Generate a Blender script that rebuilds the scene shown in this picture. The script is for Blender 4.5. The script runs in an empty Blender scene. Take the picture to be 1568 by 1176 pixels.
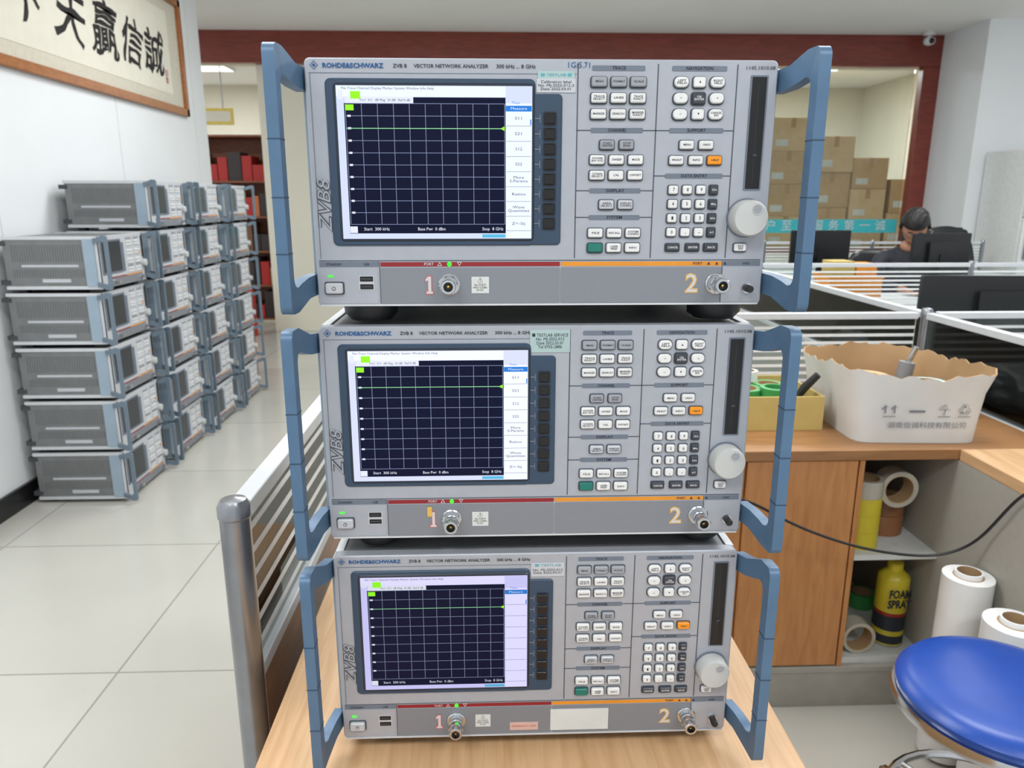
import bpy, bmesh, math, random
from math import sin, cos, pi, radians
from mathutils import Vector, Matrix
random.seed(7)
SC = bpy.context.scene
COL = SC.collection
try:
    SC.view_settings.view_transform = 'Standard'
    SC.view_settings.look = 'None'
except Exception: pass

def lin(c):
    c = c/255.0
    return c/12.92 if c <= 0.04045 else ((c+0.055)/1.055)**2.4
def rgb(r,g,b): return (lin(r),lin(g),lin(b),1.0)

# ------------------------------------------------------------- materials
def mat(name, col, rough=0.5, metal=0.0, var=0.05, scale=25.0, bump=0.0, emit=0.0, stretch=None, coat=0.0, spec=0.5):
    m = bpy.data.materials.new(name); m.use_nodes = True
    nt = m.node_tree; bs = nt.nodes['Principled BSDF']
    tc = nt.nodes.new('ShaderNodeTexCoord'); mp = nt.nodes.new('ShaderNodeMapping')
    nt.links.new(tc.outputs['Object'], mp.inputs['Vector'])
    if stretch: mp.inputs['Scale'].default_value = stretch
    nz = nt.nodes.new('ShaderNodeTexNoise'); nz.inputs['Scale'].default_value = scale
    nz.inputs['Detail'].default_value = 3
    nt.links.new(mp.outputs['Vector'], nz.inputs['Vector'])
    rp = nt.nodes.new('ShaderNodeValToRGB')
    rp.color_ramp.elements[0].position = 0.3; rp.color_ramp.elements[1].position = 0.7
    rp.color_ramp.elements[0].color = tuple(max(0,c*(1-var)) for c in col[:3])+(1,)
    rp.color_ramp.elements[1].color = tuple(min(1,c*(1+var)) for c in col[:3])+(1,)
    nt.links.new(nz.outputs['Fac'], rp.inputs['Fac'])
    nt.links.new(rp.outputs['Color'], bs.inputs['Base Color'])
    bs.inputs['Roughness'].default_value = rough
    bs.inputs['Metallic'].default_value = metal
    bs.inputs['Specular IOR Level'].default_value = spec
    if coat: bs.inputs['Coat Weight'].default_value = coat
    if emit:
        nt.links.new(rp.outputs['Color'], bs.inputs['Emission Color'])
        bs.inputs['Emission Strength'].default_value = emit
    if bump:
        bp = nt.nodes.new('ShaderNodeBump'); bp.inputs['Strength'].default_value = bump
        bp.inputs['Distance'].default_value = 0.002
        nt.links.new(nz.outputs['Fac'], bp.inputs['Height'])
        nt.links.new(bp.outputs['Normal'], bs.inputs['Normal'])
    return m

def wood(name, c1, c2, stretch, rough=0.45):
    m = mat(name, c1, rough, 0, 0.0, 6.0, 0, 0, stretch)
    nt = m.node_tree
    rp = [n for n in nt.nodes if n.type=='VALTORGB'][0]
    nz = [n for n in nt.nodes if n.type=='TEX_NOISE'][0]
    nz.inputs['Detail'].default_value = 8; nz.inputs['Distortion'].default_value = 0.6
    rp.color_ramp.elements[0].color = c1; rp.color_ramp.elements[1].color = c2
    return m

def glass(name, tint=(0.9,0.95,0.95,1), gl=0.08):
    m = bpy.data.materials.new(name); m.use_nodes = True
    nt = m.node_tree; nt.nodes.remove(nt.nodes['Principled BSDF'])
    out = nt.nodes['Material Output']
    tr = nt.nodes.new('ShaderNodeBsdfTransparent'); tr.inputs['Color'].default_value = tint
    g = nt.nodes.new('ShaderNodeBsdfGlossy'); g.inputs['Roughness'].default_value = 0.03
    fr = nt.nodes.new('ShaderNodeFresnel'); fr.inputs['IOR'].default_value = 1.35
    mx = nt.nodes.new('ShaderNodeMixShader')
    nt.links.new(fr.outputs[0], mx.inputs[0]); nt.links.new(tr.outputs[0], mx.inputs[1])
    nt.links.new(g.outputs[0], mx.inputs[2]); nt.links.new(mx.outputs[0], out.inputs['Surface'])
    return m

def screenmat(name, col, strength):
    m = mat(name, (col[0]*0.10,col[1]*0.10,col[2]*0.10,1), 0.35, 0, 0.0, spec=0.15)
    bs = m.node_tree.nodes['Principled BSDF']
    bs.inputs['Emission Color'].default_value = col
    bs.inputs['Emission Strength'].default_value = strength
    return m

M = {}
M['face'] = mat('panel_silver_paint', rgb(166,170,179), 0.42, 0.25, 0.03, 60)
M['facelt'] = mat('panel_light_grey', rgb(188,191,197), 0.42, 0.1, 0.03, 60)
M['seam'] = mat('panel_seam_dark', rgb(66,73,84), 0.6)
M['hdr'] = mat('section_bar_grey', rgb(104,113,127), 0.5)
M['bezel'] = mat('screen_bezel_blue', rgb(46,66,88), 0.4)
M['bezel2'] = mat('screen_bezel_inner', rgb(34,42,54), 0.3)
M['txtdark'] = mat('lettering_dark', rgb(36,42,54), 0.6)
M['txtblue'] = mat('lettering_blue', rgb(20,82,140), 0.6)
M['txtgrey'] = mat('lettering_grey', rgb(74,78,86), 0.6)
M['white'] = mat('white_key_plastic', rgb(218,219,219), 0.4)
M['keydk'] = mat('dark_key_plastic', rgb(58,62,70), 0.4)
M['keymid'] = mat('grey_key_plastic', rgb(150,153,160), 0.4)
M['orange'] = mat('orange_key_plastic', rgb(236,146,20), 0.4)
M['teal'] = mat('teal_key_plastic', rgb(20,110,98), 0.4)
M['black'] = mat('black_rubber', rgb(30,31,33), 0.45)
M['slot'] = mat('black_slot_plastic', rgb(14,14,17), 0.3)
M['redbar'] = mat('port_stripe_red', rgb(136,26,36), 0.5)
M['orbar'] = mat('port_stripe_orange', rgb(214,138,36), 0.5)
M['knob'] = mat('knob_grey_plastic', rgb(184,186,185), 0.45)
M['handle'] = mat('handle_blue_grey', rgb(78,108,138), 0.42, 0.1, 0.06, 40)
M['handle2'] = mat('handle_joint', rgb(46,68,90), 0.5)
M['handle_l'] = mat('handle_edge_light', rgb(150,168,184), 0.4, 0.2)
M['handle_g'] = mat('handle_slate_grey', rgb(104,120,134), 0.45, 0.1)
M['case'] = mat('case_grey_metal', rgb(140,143,148), 0.45, 0.4, 0.05, 30)
M['casedk'] = mat('case_vent_dark', rgb(62,64,68), 0.6)
M['chrome'] = mat('connector_steel', rgb(200,202,205), 0.18, 1.0, 0.05)
M['gold'] = mat('connector_pin', rgb(190,150,70), 0.3, 1.0)
M['sticker'] = mat('sticker_paper', rgb(205,208,206), 0.6)
M['stickerg'] = mat('sticker_green_grey', rgb(160,182,182), 0.5)
M['stickerc'] = mat('sticker_cyan_print', rgb(70,160,175), 0.5)
M['led'] = screenmat('led_green', rgb(60,240,50), 2.0)
M['num1'] = mat('number_red_outline', rgb(196,96,100), 0.5)
M['num2'] = mat('number_yellow_outline', rgb(214,170,84), 0.5)
M['numfill'] = mat('number_fill_light', rgb(196,194,196), 0.5)
M['alu'] = mat('brushed_aluminium', rgb(150,152,158), 0.28, 0.9, 0.05, 40)
M['alul'] = mat('painted_aluminium_light', rgb(202,205,209), 0.4, 0.2, 0.03)
def meshmat():
    m = mat('perforated_strip', rgb(140,143,150), 0.45, 0.3, 0.02)
    nt = m.node_tree; bs = nt.nodes['Principled BSDF']
    tc = [n for n in nt.nodes if n.type=='TEX_COORD'][0]
    ck = nt.nodes.new('ShaderNodeTexChecker'); ck.inputs['Scale'].default_value = 900
    ck.inputs['Color1'].default_value = rgb(146,150,158); ck.inputs['Color2'].default_value = rgb(114,118,127)
    nt.links.new(tc.outputs['Object'], ck.inputs['Vector'])
    nt.links.new(ck.outputs['Color'], bs.inputs['Base Color'])
    return m
M['mesh'] = meshmat()

# ------------------------------------------------------------- mesh builder
class MB:
    def __init__(s): s.v=[]; s.f=[]; s.m=[]; s.mats=[]
    def mi(s, m):
        m = M[m] if isinstance(m,str) else m
        if m not in s.mats: s.mats.append(m)
        return s.mats.index(m)
    def add(s, vs, fs, m):
        o=len(s.v); k=s.mi(m); s.v += [tuple(v) for v in vs]
        for f in fs: s.f.append([i+o for i in f]); s.m.append(k)
    def box(s,x0,y0,z0,x1,y1,z1,m):
        v=[(x0,y0,z0),(x1,y0,z0),(x1,y1,z0),(x0,y1,z0),(x0,y0,z1),(x1,y0,z1),(x1,y1,z1),(x0,y1,z1)]
        s.add(v,[(0,3,2,1),(4,5,6,7),(0,1,5,4),(1,2,6,5),(2,3,7,6),(3,0,4,7)],m)
    def quad(s,x0,z0,x1,z1,y,m):
        s.add([(x0,y,z0),(x1,y,z0),(x1,y,z1),(x0,y,z1)],[(0,1,2,3)],m)
    def rp(s,cx,cz,w,h,r,yf,yb,m,ch=0.0,seg=4):
        """rounded-rectangle prism in xz, front face at yf (toward -y), back at yb"""
        def ring(w,h,r,y):
            r=max(min(r,w/2-1e-5,h/2-1e-5),1e-5); out=[]
            for (sx,sz,a0) in ((1,-1,-90),(1,1,0),(-1,1,90),(-1,-1,180)):
                for i in range(seg+1):
                    a=radians(a0+90*i/seg)
                    out.append((cx+sx*(w/2-r)+r*cos(a), y, cz+sz*(h/2-r)+r*sin(a)))
            return out
        rings=[ring(w,h,r,yb)]
        if ch>0: rings += [ring(w,h,r,yf+ch), ring(w-2*ch,h-2*ch,r-ch*0.5,yf)]
        else: rings += [ring(w,h,r,yf)]
        n=len(rings[0]); vs=[p for q in rings for p in q]; fs=[]
        for k in range(len(rings)-1):
            for i in range(n):
                j=(i+1)%n; fs.append((k*n+i,(k+1)*n+i,(k+1)*n+j,k*n+j)[::-1])
        fs.append([ (len(rings)-1)*n+i for i in range(n)]); fs.append([i for i in range(n)][::-1])
        s.add(vs,fs,m)
    def lathe(s,prof,c,axis,m,seg=24,caps=True):
        vs=[];fs=[]
        for (r,h) in prof:
            for i in range(seg):
                a=2*pi*i/seg; p,q=r*cos(a),r*sin(a)
                if axis=='z': vs.append((c[0]+p,c[1]+q,c[2]+h))
                elif axis=='y': vs.append((c[0]+p,c[1]+h,c[2]+q))
                elif axis=='-y': vs.append((c[0]+p,c[1]-h,c[2]+q))
                else: vs.append((c[0]+h,c[1]+p,c[2]+q))
        n=seg
        for k in range(len(prof)-1):
            for i in range(n):
                j=(i+1)%n; fs.append((k*n+i,k*n+j,(k+1)*n+j,(k+1)*n+i))
        if caps:
            fs.append(list(range(n))[::-1]); fs.append([(len(prof)-1)*n+i for i in range(n)])
        s.add(vs,fs,m)
    def tube(s,pts,r,m,seg=8,closed=False):
        pts=[Vector(p) for p in pts]; vs=[];fs=[]; n=len(pts)
        rs = r if isinstance(r,(list,tuple)) else [r]*n
        up=None
        for k,p in enumerate(pts):
            t=(pts[min(k+1,n-1)]-pts[max(k-1,0)])
            if closed: t=pts[(k+1)%n]-pts[(k-1)%n]
            t.normalize()
            if up is None: up = Vector((0,0,1)) if abs(t.z)<0.9 else Vector((1,0,0))
            a=t.cross(up); a.normalize(); b=a.cross(t); b.normalize(); up=b
            for i in range(seg):
                q=2*pi*i/seg; vs.append(p+a*(rs[k]*cos(q))+b*(rs[k]*sin(q)))
        rng = n if closed else n-1
        for k in range(rng):
            k2=(k+1)%n
            for i in range(seg):
                j=(i+1)%seg; fs.append((k*seg+i,k*seg+j,k2*seg+j,k2*seg+i))
        if not closed:
            fs.append(list(range(seg))[::-1]); fs.append([(n-1)*seg+i for i in range(seg)])
        s.add(vs,fs,m)
    def text(s,txt,x,z,size,y,m,width=None,align='CENTER',rot=0.0,plane='front',spacing=0.9,offset=0.0,shear=0.0,brush=0.0):
        cu=bpy.data.curves.new('t','FONT'); cu.body=txt; cu.size=size; cu.align_x=align; cu.align_y='CENTER'
        cu.resolution_u=2 if not brush else 5; cu.space_line=spacing; cu.offset=offset; cu.shear=shear
        ob=bpy.data.objects.new('t',cu); COL.objects.link(ob)
        bpy.context.view_layer.update()
        dg=bpy.context.evaluated_depsgraph_get()
        me=bpy.data.meshes.new_from_object(ob.evaluated_get(dg))
        if brush:
            bm=bmesh.new(); bm.from_mesh(me); bmesh.ops.subdivide_edges(bm,edges=[e for e in bm.edges if e.calc_length()>size*0.08],cuts=4); bm.to_mesh(me); bm.free()
        vs=[v.co.copy() for v in me.vertices]; fs=[list(p.vertices) for p in me.polygons]
        if vs and width:
            xs=[v.x for v in vs]; w=max(xs)-min(xs)
            k=width/w
            for v in vs: v.x*=k
        if brush:
            for v in vs:
                a=v.x/size; c=v.y/size; ph=x*9
                v.x+=size*brush*(sin(c*9+ph)+0.6*sin(a*17+c*11+ph)); v.y+=size*brush*(sin(a*8+ph*2)+0.7*sin(c*19-a*13+ph))
        cr,sr=cos(rot),sin(rot); out=[]
        for v in vs:
            a=v.x*cr-v.y*sr; b=v.x*sr+v.y*cr
            if plane=='front': out.append((x+a, y-v.z, z+b))
            elif plane=='left': out.append((y+v.z, x+a, z+b))
        s.add(out,fs,m)
        bpy.data.objects.remove(ob); bpy.data.curves.remove(cu); bpy.data.meshes.remove(me)
    def mesh(s,name,recalc=True,sharp=35):
        me=bpy.data.meshes.new(name); me.from_pydata(s.v,[],s.f)
        for mt in s.mats: me.materials.append(mt)
        me.polygons.foreach_set('material_index', s.m)
        if recalc:
            bm=bmesh.new(); bm.from_mesh(me); bmesh.ops.recalc_face_normals(bm,faces=bm.faces); bm.to_mesh(me); bm.free()
        me.polygons.foreach_set('use_smooth',[True]*len(me.polygons))
        me.set_sharp_from_angle(angle=radians(sharp)); me.update()
        return me
    def build(s,name,parent=None,loc=(0,0,0),rot=(0,0,0),bevel=0,recalc=True,sharp=35):
        return place(s.mesh(name,recalc,sharp),name,parent,loc,rot,bevel)

def place(me,name,parent=None,loc=(0,0,0),rot=(0,0,0),bevel=0):
    ob=bpy.data.objects.new(name,me); COL.objects.link(ob)
    ob.location=loc; ob.rotation_euler=rot
    if parent: ob.parent=parent
    if bevel:
        b=ob.modifiers.new('bevel','BEVEL'); b.width=bevel; b.segments=2; b.limit_method='ANGLE'; b.angle_limit=radians(50)
    return ob
def empty(name,loc=(0,0,0),rot=(0,0,0),parent=None):
    e=bpy.data.objects.new(name,None); COL.objects.link(e); e.location=loc; e.rotation_euler=rot
    e.empty_display_size=0.1
    if parent: e.parent=parent
    return e

# =============================================================== ANALYZER
W,H = 0.435,0.226
mm=0.001
def add_handles(b, detail=True, hm='handle'):
    for side in (-1,1):
        T=H+0.004; B=-0.001; fwd=0.054; R=0.009; r2=0.010; back=-0.012
        outer=[(back,T-0.012),(0.008,T-0.010),(0.030,T)]
        inner=[(back,T-0.032),(0.008,T-0.030),(0.022,T-0.026)]
        for i in range(7):
            a=radians(90-90*i/6)
            outer.append((fwd-R+R*cos(a), T-R+R*sin(a)))
            inner.append((fwd-0.015-r2+r2*cos(a), T-0.023-r2+r2*sin(a)))
        n=6
        for i in range(1,n):
            z0=T-R; z1=B+R
            z=z0+(z1-z0)*i/n
            outer.append((fwd,z)); inner.append((fwd-0.015, (T-0.023-r2)+((B+0.023+r2)-(T-0.023-r2))*i/n))
        for i in range(7):
            a=radians(0-90*i/6)
            outer.append((fwd-R+R*cos(a), B+R+R*sin(a)))
            inner.append((fwd-0.015-r2+r2*cos(a), B+0.023+r2+r2*sin(a)))
        outer += [(0.030,B),(0.008,B+0.010),(back,B+0.012)]
        inner += [(0.022,B+0.026),(0.008,B+0.030),(back,B+0.032)]
        xe = -0.0005 if side<0 else W+0.0005
        vs=[];fs=[]
        for k in range(len(outer)):
            for (p) in (outer[k],inner[k]):
                fl = (0.0115 if side<0 else 0.0145)*max(0,min(1,(p[0]-back)/0.045))
                for t in (0.0,0.0105):
                    vs.append((xe+side*(fl+t),-p[0],p[1]))
        for k in range(len(outer)-1):
            a=4*k; c=4*(k+1)
            fs += [(a,a+1,c+1,c),(a+2,c+2,c+3,a+3),(a,c,c+2,a+2),(a+1,a+3,c+3,c+1)]
        e=4*(len(outer)-1)
        fs += [(0,2,3,1),(e,e+1,e+3,e+2)]
        b.add(vs,fs,hm)
        if detail:
            f2=0.0115 if side<0 else 0.0145
            for z in (0.152,0.103,0.054):
                x0=xe+side*(f2-0.0004); x1=xe+side*(f2+0.0109)
                b.box(min(x0,x1),-fwd-0.0004,z-0.0005,max(x0,x1),-fwd+0.0155,z+0.0005,'handle2')
        x0=xe; x1=xe+side*0.004
        b.box(min(x0,x1),0.012,0.012,max(x0,x1),0.06,H-0.012,'handle_l')

def one_shape(cx,cz,g):
    """numeral 1 polygon, g = grow (mm)"""
    p=[(-3.0-g,-8.5-g),(3.6+g,-8.5-g),(3.6+g,-6.0+g),(2.0+g,-6.0+g),(2.0+g,8.5+g),(-1.0-g*0.6,8.5+g),(-3.6-g,6.0+g*0.3),(-3.6-g,3.2-g),(-1.2-g,4.6-g*0.5),(-1.2-g,-6.0+g),(-3.0-g,-6.0+g)]
    return [((cx+a)*mm,(cz+b)*mm) for a,b in p]

def make_meshes():
    out={}
    b=MB()
    b.box(0.006,0.012,0.002,W-0.006,0.40,H-0.002,'case')
    for x in (0.0,W-0.010):
        b.box(x+0.001,0.012,0.0,x+0.009,0.41,0.016,'alul'); b.box(x+0.001,0.012,H-0.016,x+0.009,0.41,H,'alul')
    for sx in (0.0045,W-0.0055):
        for i in range(14):
            b.box(sx,0.09+i*0.018,0.05,sx+0.001,0.100+i*0.018,0.175,'casedk')
    out['case']=b.mesh('case')
    b=MB()
    for cx in (0.045,W-0.034):
        b.lathe([(0.024,0),(0.028,-0.004),(0.027,-0.013),(0.021,-0.020)],(cx,0.040,0.0022),'z','black',24)
        b.box(cx-0.020,0.040,-0.0175,cx+0.020,0.070,0.003,'black')
        b.lathe([(0.018,0),(0.018,-0.020)],(cx,0.36,0.0022),'z','black',16)
    out['feet']=b.mesh('feet')
    b=MB(); add_handles(b); out['handles']=b.mesh('handles')
    b=MB()
    b.rp(W/2,H/2,W,H,0.005,0.0,0.013,'face',0.0012)
    Y=-0.0003
    def seam(x0,z0,x1,z1,m='seam',y=Y): b.quad(x0*mm,z0*mm,x1*mm,z1*mm,y,m)
    seam(4,212.6,248,213.2,'hdr'); seam(4.5,46,5.2,212.6,'hdr')
    seam(248.6,46,249.6,222); seam(322.6,46,323.6,222); seam(396.4,46,397.4,222)
    seam(249,163.5,396.5,164.4); seam(323,122.6,396.5,123.5); seam(249,109,323,109.9); seam(249,84.2,323,85.1)
    seam(3,43.6,432,44.4)
    for (x0,x1,z) in ((262,311,218.3),(336,387,218.3),(262,311,164),(336,387,164),(334,389,123),(262,311,109.4),(262,311,84.6)):
        b.rp((x0+x1)/2*mm,z*mm,(x1-x0)*mm,4.4*mm,0.001,-0.0006,0.0002,'hdr')
    b.rp(114*mm,133.4*mm,192*mm,150*mm,0.005,-0.0022,0.0005,'bezel',0.001)
    b.rp(219.5*mm,127.2*mm,31*mm,137*mm,0.004,-0.0020,0.0005,'bezel',0.001)
    b.rp(117.3*mm,133.4*mm,184*mm,142*mm,0.004,-0.0030,-0.001,'bezel2',0.0008)
    b.quad(3*mm,38.2*mm,60*mm,43*mm,Y,'hdr'); b.quad(61.5*mm,38.4*mm,235*mm,42.6*mm,Y,'redbar')
    b.quad(236*mm,38.4*mm,394*mm,42.6*mm,Y,'orbar'); b.quad(395.5*mm,38.2*mm,432*mm,43*mm,Y,'hdr')
    b.rp(148*mm,20*mm,174*mm,34.5*mm,0.001,-0.0008,0.0002,'mesh'); b.rp(315*mm,20*mm,157.5*mm,34.5*mm,0.001,-0.0008,0.0002,'mesh')
    b.quad(60.2*mm,2*mm,60.9*mm,43*mm,Y,'seam'); b.quad(394.2*mm,2*mm,394.9*mm,43*mm,Y,'seam')
    b.rp(31*mm,20*mm,55*mm,34.5*mm,0.001,-0.0005,0.0002,'face'); b.rp(413.5*mm,20*mm,36*mm,34.5*mm,0.001,-0.0005,0.0002,'face')
    b.box(0.003,-0.0015,0.0004,W-0.003,0.001,0.0022,'alul')
    b.rp(418*mm,161.3*mm,16.5*mm,103*mm,0.001,-0.0008,0.0002,'hdr')
    b.rp(418*mm,161.3*mm,13.5*mm,100*mm,0.0008,-0.0012,0.0002,'slot')
    b.quad(417.3*mm,118*mm,417.9*mm,205*mm,-0.00125,'bezel2')
    b.rp(418*mm,142*mm,4*mm,2.2*mm,0.0004,-0.0022,-0.001,'keydk')
    out['front_panel']=b.mesh('front_panel')
    b=MB(); t=MB()
    yk=-0.0042
    def key(x,z,w,h,m,cap=None,r=0.0016,tm='txtdark',ts=2.6):
        b.rp(x*mm,z*mm,(w+2.2)*mm,(h+2.2)*mm,r+0.0006,-0.0008,0.0002,'seam')
        b.rp(x*mm,(z+0.3)*mm,w*mm,h*mm,r,yk,-0.0002,m,0.0009)
        if cap:
            t.text(cap,x*mm,(z+0.3)*mm,ts*mm,yk-0.0002,tm,width=min(w-2.6,max(len(q) for q in cap.split('\n'))*1.8)*mm,spacing=0.85,offset=0.00003)
    xs=(268.5,286.7,304.8)
    for x,c in zip(xs,('MEAS','FORMAT','SCALE')): key(x,206,14,8.4,'keymid',c)
    for x,c in zip(xs,('TRACE\nSELECT','LINES','TRACE\nFUNCT')): key(x,192,14,8.4,'white',c)
    for x,c in zip(xs,('MARKER','SEARCH','MARKER\nFUNCT')): key(x,178,14,8.4,'white',c)
    for x,c in zip((277.3,295.7),('START\nCENTER','STOP\nSPAN')): key(x,150.8,13,8,'keymid',c)
    for x,c in zip(xs,('POWER\nBW AVG','SWEEP','MODE')): key(x,137.3,13.6,8.2,'white',c)
    for x,c in zip(xs,('CHAN\nSELECT','CAL','OFFSET')): key(x,123.3,13.6,8.2,'white',c)
    for x,c in zip((278.4,296.5),('AREA\nSELECT','DISPLAY\nCONFIG')): key(x,96.3,13.6,8.2,'facelt',c)
    for x,c in zip(xs,('FILE','RECALL','SYSTEM\nCONFIG')): key(x,69.8,13.8,8.4,'white',c)
    for x,c,m in zip(xs,(None,'USER\nPREF','INFO'),('teal','white','white')): key(x,55.8,13.8,8.4,m,c)
    for i,x in enumerate((344.7,361.5,378.3)):
        for j,z in enumerate((206,192,178)):
            if i==1 and j==1: key(x,z,12,10,'keydk','OK\nENTER',0.002,'white'); continue
            cc={(0,0):'LEFT\nFIELD',(2,0):'RIGHT\nFIELD',(0,2):'\u2713',(2,2):'CANCEL\nESC',(1,0):'\u25b2',(1,2):'\u25bc',(0,1):'\u2190',(2,1):'\u2192'}[(i,j)]
            key(x,z,13 if i!=1 else 11,9,'white',cc,0.0040 if i!=1 else 0.002)
    for x,c in zip((352.6,371),('MENU','UNDO')): key(x,150.8,13,7.6,'white',c)
    for x,c,m in zip((343.5,362,379.8),('PRINT','INFO','HELP'),('white','white','orange')): key(x,137.0,13,7.8,m,c)
    nums=(('7','8','9'),('4','5','6'),('1','2','3'),('0','.','-'))
    un=('G/n','M/\u03bc','k/m','x1')
    for j,z in enumerate((110,96.8,83.6,70.4)):
        for i,x in enumerate((342,355.4,368.6)): key(x,z,8.6,7.8,'white',nums[j][i],0.0016,'txtdark',4.4)
        key(381,z,7.2,8.2,'keydk',un[j],0.001,'white',2.6)
    for x,c in zip((344,363.5,381.5),('CANCEL','ENTER','BACK')): key(x,56,12.6,6.6,'keydk',c,0.001,'white')
    key(410.3,55.8,11.5,7.2,'white','EXT\nREF')
    for i in range(8):
        z=174-13.57*i
        b.rp(223.5*mm,z*mm,12.5*mm,12*mm,0.001,-0.0030,-0.001,'bezel2')
        b.rp(223.5*mm,z*mm,10.2*mm,9.8*mm,0.0008,-0.0050,-0.001,'slot',0.0008)
        b.box(209.5*mm,-0.0026,(z-0.5)*mm,214.5*mm,-0.0015,(z+0.5)*mm,'hdr')
        b.box(214*mm,-0.0026,(z-3.5)*mm,214.8*mm,-0.0015,(z+3.5)*mm,'hdr')
    b.rp(16.5*mm,17.9*mm,19*mm,12.5*mm,0.002,-0.0012,0.0002,'seam')
    b.rp(16.5*mm,17.9*mm,16.5*mm,10.2*mm,0.002,-0.005,0.0,'facelt',0.001)
    b.lathe([(0.0018,0),(0.0018,0.0006)],(0.0165,-0.005,0.0179),'-y','txtgrey',16)
    b.lathe([(0.0012,0),(0.0012,0.0008)],(0.0165,-0.005,0.0179),'-y','facelt',16)
    b.rp(13.2*mm,29.3*mm,5*mm,1.8*mm,0.0006,-0.0012,0.0,'led')
    b.rp(47.6*mm,22.8*mm,15*mm,14*mm,0.001,-0.0010,0.0,'facelt')
    for z in (26.7,19.2):
        b.rp(47.6*mm,z*mm,12.6*mm,4.8*mm,0.0003,-0.0014,0.0,'slot')
        b.quad(42.5*mm,(z-0.3)*mm,52.7*mm,(z+0.5)*mm,-0.0016,'txtgrey')
    b.lathe([(0.0020,0),(0.0022,0.0008),(0.001,0.0014)],(0.1279,-0.0003,0.0406),'-y','led',14)
    out['keys']=b.mesh('keys')
    yt=-0.0008
    t.text('\u25c8',9*mm,219*mm,7.5*mm,yt,'txtblue')
    t.text('ROHDE&SCHWARZ',44*mm,219*mm,5.6*mm,yt,'txtblue',width=55*mm,offset=0.00016)
    t.text('ZVB 8',86.5*mm,219*mm,4.6*mm,yt,'txtdark',width=12.5*mm,offset=0.00006)
    t.text('VECTOR NETWORK ANALYZER',133*mm,219*mm,4.4*mm,yt,'txtdark',width=68*mm,offset=0.00006)
    t.text('300 kHz ... 8 GHz',192*mm,219*mm,4.6*mm,yt,'txtdark',width=36*mm,offset=0.00006)
    t.text('1145.1010.08',418*mm,219*mm,4.4*mm,yt,'txtdark',width=27*mm)
    for (s,x,z) in (('TRACE',286.7,218.3),('NAVIGATION',361.5,218.3),('CHANNEL',286.7,164),('SUPPORT',361.5,164),('DATA ENTRY',361.5,123),('DISPLAY',286.7,109.4),('SYSTEM',286.7,84.6)):
        t.text(s,x*mm,z*mm,4.0*mm,-0.0009,'txtdark',width=len(s)*2.5*mm,offset=0.00006)
    t.text('ZVB8',12*mm,95*mm,17*mm,yt,'txtgrey',width=50*mm,rot=radians(90),offset=0.0007,shear=0.3)
    t.text('ZVB8',12*mm,95*mm,17*mm,yt-0.0002,'face',width=48.8*mm,rot=radians(90),offset=-0.0001,shear=0.3)
    t.text('STANDBY',17*mm,40.6*mm,3.2*mm,yt,'txtdark',width=15*mm); t.text('USB',48*mm,40.6*mm,3.2*mm,yt,'txtdark')
    t.text('PORT',108*mm,40.6*mm,3.6*mm,yt,'white',width=9*mm); t.text('PORT',370*mm,40.6*mm,3.6*mm,yt,'txtdark',width=9*mm)
    t.text('\u25b3',118.5*mm,40.6*mm,5*mm,yt,'white'); t.text('\u25bd',137.5*mm,40.6*mm,5*mm,yt,'white')
    for x in (381,389,397): t.text('\u25b2',x*mm,40.6*mm,3.4*mm,yt,'txtdark')
    t.text('GND',418*mm,40.6*mm,3.2*mm,yt,'txtdark')
    p=one_shape(108,20.5,0.7); t.add([(a,-0.0012,c) for a,c in p],[list(range(len(p)))],'num1')
    p=one_shape(108,20.5,-0.15); t.add([(a,-0.0015,c) for a,c in p],[list(range(len(p)))],'numfill')
    t.text('2',365*mm,20.5*mm,25*mm,-0.0012,'num2',offset=0.0011); t.text('2',365*mm,20.5*mm,25*mm,-0.0015,'numfill',offset=0.0001)
    t.add([( .149,-0.0011,.0125),(.166,-0.0011,.0125),(.166,-0.0011,.0285),(.149,-0.0011,.0285)],[(0,1,2,3)],'sticker')
    t.text('\u26a0',157.5*mm,25.2*mm,5*mm,-0.0013,'txtdark')
    t.text('ALL PORTS\nMAX +27dBm\n0V DC',157.5*mm,18*mm,2.8*mm,-0.0013,'txtdark',width=13.5*mm)
    out['lettering']=t.mesh('lettering',recalc=False)
    b=MB()
    b.lathe([(0.0185,0),(0.0185,0.002)],(0.414,0,0.084),'-y','hdr',40)
    b.lathe([(0.0172,0.001),(0.0170,0.015),(0.0155,0.0175),(0.006,0.0182),(0.0005,0.0182)],(0.414,0,0.084),'-y','knob',40)
    b.lathe([(0.0042,0.0186),(0.0038,0.0183),(0.0006,0.0183)],(0.419,0,0.092),'-y','keymid',20,caps=False)
    b.lathe([(0.0050,0.0178),(0.0048,0.0188),(0.0042,0.0186)],(0.419,0,0.092),'-y','knob',20,caps=False)
    out['rotary_knob']=b.mesh('rotary_knob')
    b=MB()
    for x in (0.1274,0.3892):
        c=(x,0,0.0211)
        b.lathe([(0.0105,0),(0.0105,0.0022),(0.0095,0.003)],c,'-y','chrome',28)
        b.lathe([(0.0072,0.002),(0.0072,0.009),(0.0066,0.0095),(0.0066,0.012),(0.0072,0.0125),(0.0072,0.024),(0.0066,0.0248),(0.0046,0.0248),(0.0044,0.018),(0.001,0.018)],c,'-y','chrome',28)
        b.lathe([(0.0045,0.0181),(0.001,0.0182)],c,'-y','slot',20)
        b.lathe([(0.0014,0.0182),(0.0012,0.023),(0.0004,0.0235)],c,'-y','gold',10)
        b.lathe([(0.0085,0.0125),(0.0085,0.0165)],c,'-y','chrome',6)
    c=(0.420,0,0.0166)
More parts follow.
